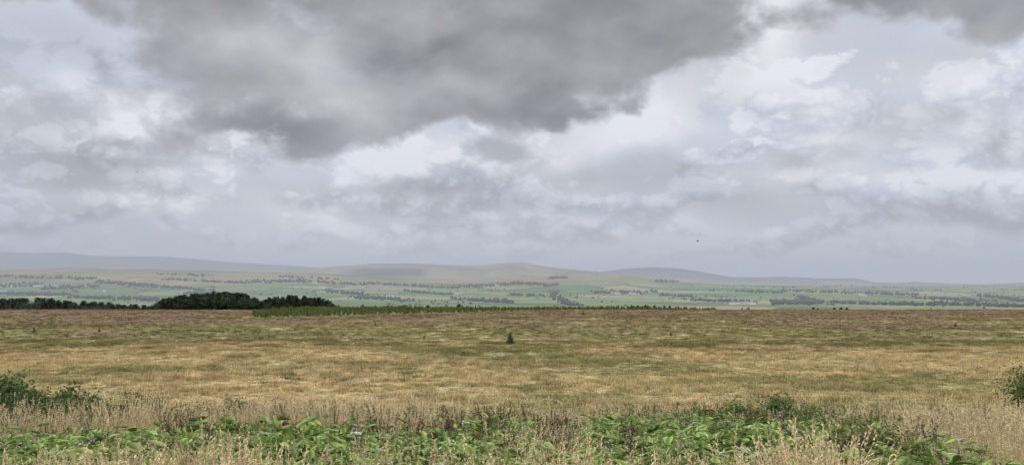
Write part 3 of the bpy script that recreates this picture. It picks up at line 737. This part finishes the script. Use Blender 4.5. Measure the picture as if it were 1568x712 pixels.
def skyfun(az,el):
    X=(az*F).astype(np.float32);E=np.maximum(el*F,0.).astype(np.float32)
    wx=pf(X/150,E/105,3,5)*42;wy=pf(X/150,E/105,13,5)*26
    s=.83+.05*pf(X/420,E/150,23,4)-.045*np.exp(-E/30)
    L=[(10,22,120,.6,.72,.82,31,.10),(36,32,180,.85,.69,.87,51,.03),(68,42,230,.85,.675,.90,61,.02),(108,58,280,.85,.67,.925,71,-.01),(165,80,330,.85,.665,.93,81,-.04),(245,110,390,.6,.68,.93,91,-.10)]
    for e0,h,fx,al,vb,vt,sd,cv in L:
        base=e0+pf(X/fx,X*0+sd,sd+7,3)*h*.9
        ww=bil(X/(fx*.34)+wx*.004,E/(fx*.21),sd,5,.55)
        t=(E-base)/h
        n=pf(X/fx,E/(fx*.55),sd+3,3)*.75+(ww-.42)*.6
        d=n+cv+.25-.36*np.clip(t,0,4)
        a=sstep(0.,.24,d)*sstep(-.2,.25,t)*al
        sh=vb+(vt-vb)*sstep(0.0,1.0,t*.75+(ww-.42)*1.0)+.03*(1-sstep(.0,.5,d))
        s=s*(1-a)+sh*a
    s=s+blobs(X+wx*1.1,E+wy*1.1,SOFT)
    B=blobs(X+wx*1.3,E+wy*1.3,DARK)
    bb=bil(X/130,E/90,121,5,.5);nn=pf(X/170,E/105,131,5,.5)
    d=B+nn*.38+(bb-.42)*.34
    m=sstep(.34,.84,d)
    ins=.635+blobs(X+wx*1.3,E+wy*1.3,INT)+.055*pf(X/190,E/95,141,4,.5)-.02*sstep(.6,1.3,d)+(.42-bil(X/140,E/90,151,3,.45))*.06
    s=s*(1-m)+ins*m
    x0,e0=conv(752,238);dd=1.1*np.exp(-((X+wx*.9-x0)/66)**2-((E+wy*.9-e0)/26)**2)+nn*.3+(bb-.42)*.3
    m2=sstep(.30,.80,dd)*.85*np.exp(-((X-x0)/110)**4-((E-e0)/55)**4);s=s*(1-m2)+.68*m2
    s=np.clip(s,.5,.95)
    blue=sstep(-.2,.6,pf(X/330,E/140,171,3)+.7*np.exp(-((X+760)/280)**2-((E-380)/170)**2)+.3*sstep(250,600,X)*sstep(60,160,E))*(1-.85*m)*(1-.6*sstep(.84,.92,s))
    lin=s**2.25
    b=1+2.1*sstep(.40,1.1,el)
    w_=(1-.7*m)*(1-.5*sstep(.84,.92,s))
    return np.stack([lin*(1-.03*w_-.055*blue),lin*(1-.008*w_-.015*blue),lin*(1+.05*w_+.065*blue+.012)],-1)*b[...,None]
def sky_image(name,a0,a1,e0,e1,W,Hh):
    A,Em=np.meshgrid(np.linspace(a0,a1,W),np.linspace(e0,e1,Hh))
    im=bpy.data.images.new(name,W,Hh,float_buffer=True);im.colorspace_settings.name='Non-Color'
    buf=np.ones((Hh,W,4),np.float32);buf[...,:3]=skyfun(A,Em)
    im.pixels.foreach_set(buf.ravel());im.update();im.pack();return im
w=bpy.data.worlds.new('World');scene.world=w;w.use_nodes=True;nt=w.node_tree;nt.nodes.clear();g=G(nt)
SUN_EL=math.radians(48);SUN_AZ=math.radians(-125)
sky=g.n('ShaderNodeTexSky');sky.sky_type='NISHITA';sky.sun_disc=False;sky.sun_elevation=SUN_EL;sky.sun_rotation=SUN_AZ
bg1=g.n('ShaderNodeBackground');nt.links.new(sky.outputs[0],bg1.inputs[0]);bg1.inputs[1].default_value=.1
dx,dy,dz=g.sep(g.n('ShaderNodeTexCoord').outputs['Generated'])
az=g.m('ARCTAN2',dx,dy);el=g.m('ARCSINE',dz)
def tex(im,a0,a1,e0,e1):
    u=g.m('MULTIPLY_ADD',az,1/(a1-a0),-a0/(a1-a0));v=g.m('MULTIPLY_ADD',el,1/(e1-e0),-e0/(e1-e0))
    t=g.n('ShaderNodeTexImage');t.image=im;t.extension='EXTEND';t.interpolation='Linear';nt.links.new(g.xyz(u,v,0.),t.inputs[0]);return t.outputs[0],u,v
fa=(-.68,.68,-.01,.34)
c1,_,_=tex(sky_image('cloud_whole_sky',-math.pi,math.pi,-.02,math.pi/2,800,220),-math.pi,math.pi,-.02,math.pi/2)
c2,u,v=tex(sky_image('cloud_front',*fa,1500,420),*fa)
inside=g.m('MULTIPLY',g.m('MULTIPLY',g.m('GREATER_THAN',u,0.),g.m('LESS_THAN',u,1.)),g.m('LESS_THAN',v,1.))
cc=g.mix(inside,c1,c2)
bg2=g.n('ShaderNodeBackground');nt.links.new(cc,bg2.inputs[0])
mx=g.n('ShaderNodeMixShader');mx.inputs[0].default_value=.96
nt.links.new(bg1.outputs[0],mx.inputs[1]);nt.links.new(bg2.outputs[0],mx.inputs[2])
wo=g.n('ShaderNodeOutputWorld');nt.links.new(mx.outputs[0],wo.inputs[0])
print('T sky',time.time()-T0)

# ------------------------------------------------------------ sun
sl=bpy.data.lights.new('sun','SUN');sl.energy=1.5;sl.angle=math.radians(12);sl.color=(1,.96,.88)
so=bpy.data.objects.new('sun',sl);scene.collection.objects.link(so)
sd=Vector((math.sin(SUN_AZ)*math.cos(SUN_EL),math.cos(SUN_AZ)*math.cos(SUN_EL),math.sin(SUN_EL)))
so.rotation_euler=sd.to_track_quat('Z','Y').to_euler()

# ------------------------------------------------------------ camera
cam=bpy.data.cameras.new('camera');cam.sensor_width=36;cam.lens=36*F/1568;cam.shift_y=76/1568
cam.clip_start=.1;cam.clip_end=90000
co_=bpy.data.objects.new('camera',cam);scene.collection.objects.link(co_);co_.location=(0,0,0);co_.rotation_euler=(math.radians(90),0,0)
scene.camera=co_
